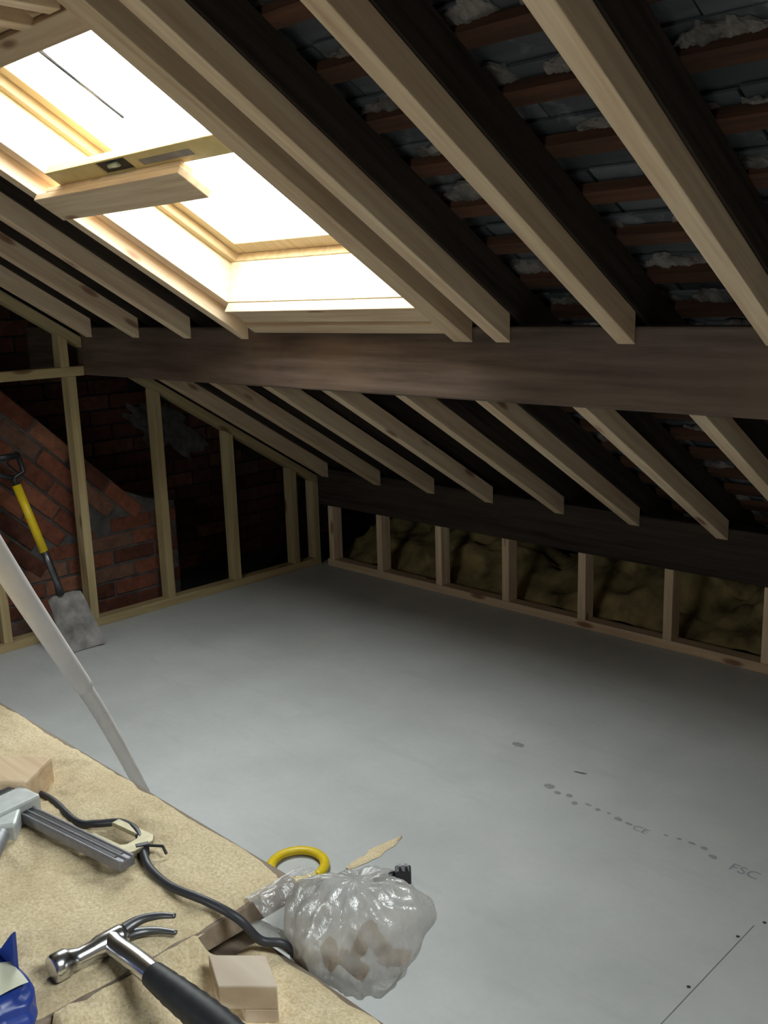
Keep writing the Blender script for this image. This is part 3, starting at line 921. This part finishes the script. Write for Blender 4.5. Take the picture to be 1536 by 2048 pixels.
# ------------------------------------------------------------------ white pine block with a notch
bx = Vector((.047, .042, 0)).normalized(); by = Vector((.050, -.023, 0)).normalized()
bc = Vector((-.759, .5245, 0))
blk = MB()
P4 = [Vector((-.806, .515, 0)), Vector((-.759, .557, 0)), Vector((-.711, .534, 0)), Vector((-.757, .492, 0))]
zt, zm, zb = T2 + .048, T2 + .020, T2 + .004
h_ = lambda p, z: Vector((p.x, p.y, z))
blk.hexa([h_(p, zm) for p in P4] + [h_(p, zt) for p in P4])
Q = [P4[0].lerp(P4[1], .42), P4[1], P4[2], P4[3].lerp(P4[2], .42)]
blk.hexa([h_(p, zb) for p in Q] + [h_(p, zm + .0005) for p in Q])
tag(blk.build('notched_block', wood('fresh_pine_block', 'x', (.80, .69, .56), (.72, .59, .45), False, .7), bevel=.0015), 'small white pine block with a notch, standing beside the hammer grip', 'offcut')

# ------------------------------------------------------------------ blue packet in the corner
bp = empty('blue_packet', (-.905, .32, T1 + .004), 'crumpled blue packet with a cream patch in the bottom corner', 'packet')
pk = MB()
def pack(u, v):
    a = u * 2 * math.pi; b = (v - .5) * math.pi
    x = math.cos(a) * math.cos(b); y = math.sin(a) * math.cos(b); z = math.sin(b)
    sx = (1 if x > 0 else -1) * abs(x) ** .6; sy = (1 if y > 0 else -1) * abs(y) ** .6
    cr = 1 + .14 * noise.noise(Vector((x * 2.4, y * 2.4, z * 2.4 + 3)))
    return Vector((-.902 + .076 * sx * cr, .303 + .042 * sy * cr, T1 + .027 + .024 * (abs(z) ** .8 * (1 if z > 0 else -1)) * cr))
pk.grid(pack, 56, 28)
pk.build('wrapper', BLUE, bp)
fin = MB()
fin.prism([(-.945, .742), (-.872, .742), (-.866, .803), (-.874, .796), (-.905, .765)], lambda u, v, h: Vector((u, .334 + h + .10 * (u + .90) * -.2, v)), 0, .004)
fin.build('torn_flap', BLUE, bp, .001)
def lab(u, v):                     # printed patch lying on the wrapper's top
    best = None
    x = -.868 + (u - .5) * .052 * (1 - .25 * v) + .006 * v; y = .300 + v * .034
    xx = min(.98, abs(x + .902) / .084); yy = min(.98, abs(y - .303) / .047)
    return Vector((x, y, T1 + .0292 + .0262 * (1 - xx ** 3.2) ** .35 * (1 - yy ** 3.2) ** .35))
MB().grid(lab, 14, 10).build('cream_patch', CREAM, bp)

# ------------------------------------------------------------------ clear bag hanging from the board corner
bg_c = Vector((-.752, .690, .668))
bag = empty('clear_bag', (bg_c.x, bg_c.y, bg_c.z - .09), 'clear polythene bag of offcuts hanging at the board corner', 'bag')
vx = Vector((.712, .702, 0)).normalized(); vy = Vector((-.702, .712, 0)).normalized()
def bagfn(u, v, inner=1.0):
    a = u * 2 * math.pi; b = (v - .5) * math.pi
    d = Vector((math.cos(a) * math.cos(b), math.sin(a) * math.cos(b), math.sin(b)))
    n1 = noise.fractal(d * 1.7 + Vector((1, 5, 2)), 1.0, 2, 2)
    fold = .035 * math.sin(a * 13 + 6 * d.z + 3 * noise.noise(d * 2)) * max(0, math.cos(b)) * (.4 + abs(d.z)) + .045 * (.5 - abs(noise.noise(Vector((math.cos(a) * 5, math.sin(a) * 5, d.z * 1.3)))) * 1.6) * (.35 + math.cos(b))
    r = (1 + .16 * n1 + fold) * inner
    p = vx * (d.x * .076 * r - .004) + vy * (d.y * .058 * r) + Vector((0, 0, d.z * .074 * r))
    # ruffled mouth drawn out to the right, shoulder drawn towards the board corner
    k = max(0, d.x) ** 3 * max(0, .35 + d.z)
    p += vx * (.030 * k) + Vector((0, 0, .012 * k))
    k2 = max(0, -d.x) ** 2 * max(0, .2 + d.z)
    p += vx * (-.018 * k2) + Vector((0, 0, .024 * k2))
    return bg_c + p
MB().grid(lambda u, v: bagfn(u, v), 96, 48).build('film', FILM, bag)
# flap of film hooked over the board corner, and its tail strip
fl_ = MB()
def flap(u, v):
    q0 = Vector((-.872, .655, T1 + .008)); q1 = Vector((-.835, .690, T1 + .002)); q2 = Vector((-.800, .690, .700)); 
    a_ = q0.lerp(q1, v) if v < 1 else q1
    t = u
    base = Vector((-.850, .600 + .085 * v, T1 + .006)).lerp(Vector((-.838, .600 + .095 * v, T1 + .004)), min(1, t * 2)) if t < .5 else Vector((-.838, .600 + .095 * v, T1 + .004)).lerp(Vector((-.800, .625 + .07 * v, .655 + .02 * v)), (t - .5) * 2)
    return base + Vector((.003, .002, .003)) * noise.noise(Vector((u * 7, v * 9, 2)))
fl_.grid(flap, 20, 14)
fl_.build('hooked_flap', FILM, bag)
st = MB()
st.tube(smooth_path([(-.872, .602, T2 + .014), (-.845, .605, T2 + .018), (-.815, .615, T2 + .012), (-.785, .63, T2 - .005)], 6), [.004, .008, .010, .011, .011, .011, .011, .012, .012, .012, .012, .012, .013, .013, .013, .013, .012, .012, .012], 10, squash=.4)
st.build('twisted_tail', FILM, bag)
# offcuts inside
rnd = random.Random(3)
for i, (u, v, z, lbl) in enumerate([(-.01, -.01, -.035, 'lowest'), (.025, -.015, -.01, 'middle right'), (-.035, -.01, -.02, 'middle left'), (.005, -.02, .005, 'upper'), (.04, 0, -.035, 'right hand lower')]):
    c_ = bg_c + vx * u + vy * v + Vector((0, 0, z))
    ax_ = Vector((rnd.uniform(-1, 1), rnd.uniform(-1, 1), rnd.uniform(-.6, .9))).normalized(); ay_ = ax_.orthogonal().normalized(); az_ = ax_.cross(ay_)
    tag(MB().obox(c_, ax_, ay_, az_, .024, .009, .006).build('wood_chip', wood('chip_%d' % i, 'x', (.42, .27, .13), (.25, .14, .06), False), bevel=.001), 'brown wood chip seen through the clear bag, ' + lbl, 'offcut', 'chips in the clear bag')
# black plug poking out of the bag
pg = empty('black_plug', (-.735, .752, .735), 'small black plug poking out of the clear bag', 'plug')
pc = Vector((-.722, .735, .735))
MB().obox(pc, vx, vy, Z, .0095, .008, .0085).build('plug_body', BLACK, pg, .002)
pn = MB(); pn.tube([pc - vx * .008, pc - vx * .035 - Z * .004], [.005, .004], 10); pn.build('plug_cord', BLACK, pg)
pr = MB()
for s_ in (-.4, .4):
    pr.obox(pc + Z * .010 + vx * .009 * s_, vx, vy, Z, .0015, .003, .003)
pr.build('pin', DARKSTEEL, pg)

# ------------------------------------------------------------------ yellow loop behind the board
yl = MB()
yc = Vector((-1.733, 1.388, .0115))
yl.tube([yc + Vector((.068 * math.cos(a), .068 * math.sin(a), 0)) for a in [2 * math.pi * i / 48 for i in range(49)]], [.0125] * 49, 14, squash=.85)
tag(yl.build('yellow_ring', YELLOW), 'curved yellow plastic ring on the floor behind the plywood board', 'ring')

# ================================================================== SPIRIT LEVEL ON A PLANK IN THE SKYLIGHT
plk = tag(MB().rbox(-2.70, -1.99, 1.0, 1.10, -.021, -.001).rbox(-2.645, -1.995, 1.0, 1.04, -.0012, .0142).build('support_plank', PINE['x'], bevel=.002), 'pine plank fixed across the skylight under the spirit level', 'plank')
lv = empty('spirit_level', roof(-2.2, 1.01, .001), 'yellow spirit level lying across the skylight opening', 'level')
lb = MB()
lx0, lx1 = -2.640, -1.800
la0, la1, lo0, lo1 = .950, 1.012, .0145, .0385
lx0 = -2.575
va, vb = -2.325, -2.185
lb.rbox(lx0, va, la0, la1, lo0, lo1); lb.rbox(vb, lx1, la0, la1, lo0, lo1)
lb.rbox(va, vb, la0, la0 + .006, lo0, lo1); lb.rbox(va, vb, la1 - .014, la1, lo0, lo1)
lb.build('body', LEVELY, lv, .002)
MB().rbox(va + .002, vb - .002, la0 + .007, la1 - .015, lo0 + .005, lo1 - .004).build('vial_block', BLACK, lv)
vl = MB(); vl.tube([roof(-2.278, .975, lo0 + .003), roof(-2.235, .975, lo0 + .003)], .007, 12); vl.build('vial', simple('vial_fluid', (.75, .80, .55), .15), lv)
MB().rbox(-2.14, -1.93, .972, .992, lo0 - .0008, lo0 - .0002).build('printed_band', simple('faded_print', (.34, .30, .26), .6), lv)

# ================================================================== SMALL THINGS ON THE FLOOR
ss = MB()
def streak(u, v):
    y = 1.47 + u * .20; wv = .018 * math.sin(math.pi * min(1, u * .95 + .05)) ** .6 * (1 + .5 * noise.noise(Vector((u * 7, 0, 2))))
    x = -1.640 + (v - .5) * 2 * wv + .006 * noise.noise(Vector((u * 4, 5, 1)))
    return Vector((x, y, .0012 + .004 * math.sin(math.pi * v) * (1 + .6 * noise.noise(Vector((u * 25, v * 5, 3))))))
ss.grid(streak, 40, 8)
tag(ss.build('sawdust', SAWDUST), 'thin yellow streak of sawdust on the floor beyond the bag', 'sawdust', kind='stuff')

def ink_text(s, x, y, size, name='printed_marking'):
    cu = bpy.data.curves.new('t', 'FONT'); cu.body = s; cu.size = size
    to = bpy.data.objects.new('t', cu); COL.objects.link(to)
    bpy.context.view_layer.update()
    me = bpy.data.meshes.new_from_object(to.evaluated_get(bpy.context.evaluated_depsgraph_get()))
    bpy.data.objects.remove(to, do_unlink=True)
    me.materials.clear(); me.materials.append(INK)
    o = bpy.data.objects.new(name, me); COL.objects.link(o)
    o.parent = fl
    o.location = Vector((x, y, .0006)) - WORLD_LOC['floor']
    o['kind'] = 'structure'
    return o
ink_text('FSC', -.945, 2.10, .046)
ink_text('CE', -1.215, 2.105, .036)
def disc(x, y, rx, ry, mat, name, rot=0.0, jag=.25, z=.0007):
    b = MB(); n = 20
    vs = []
    for i in range(n):
        a = 2 * math.pi * i / n
        r = 1 + jag * noise.noise(Vector((math.cos(a) * 2 + x * 9, math.sin(a) * 2 + y * 9, 0)))
        px, py = rx * r * math.cos(a), ry * r * math.sin(a)
        vs.append(b.bm.verts.new((x + px * math.cos(rot) - py * math.sin(rot), y + px * math.sin(rot) + py * math.cos(rot), z)))
    b.bm.faces.new(vs)
    o = b.build(name, mat, fl); o['kind'] = 'structure'
    return o
disc(-1.509, 2.151, .016, .013, SMUDGE, 'smudge')
rr_ = random.Random(5)
for i in range(15):
    x = -1.47 + i * .034
    if -1.23 < x < -1.14: continue
    disc(x, 2.132 + rr_.uniform(-.014, .014), rr_.uniform(.006, .012), rr_.uniform(.004, .009), SMUDGE, 'smudge')
disc(-1.487, 2.279, .022, .005, simple('dark_scrape', (.16, .16, .15), .8), 'scrape', .3)
disc(-1.738, 2.307, .022, .014, SMUDGE, 'smudge')
for x, y in ((-.809, 1.869), (-.811, 1.650), (-.787, 1.955)):
    disc(x, y, .0042, .0042, simple('screw_hole', (.05, .05, .05), .8), 'screw_head', 0, .05)
jb = MB().box(-.8008, -.7992, 1.2, 1.93, .0002, .0008).build('board_joint', simple('dark_joint', (.20, .20, .195), .9), fl); jb['kind'] = 'structure'  # dark joint line between floor sheets
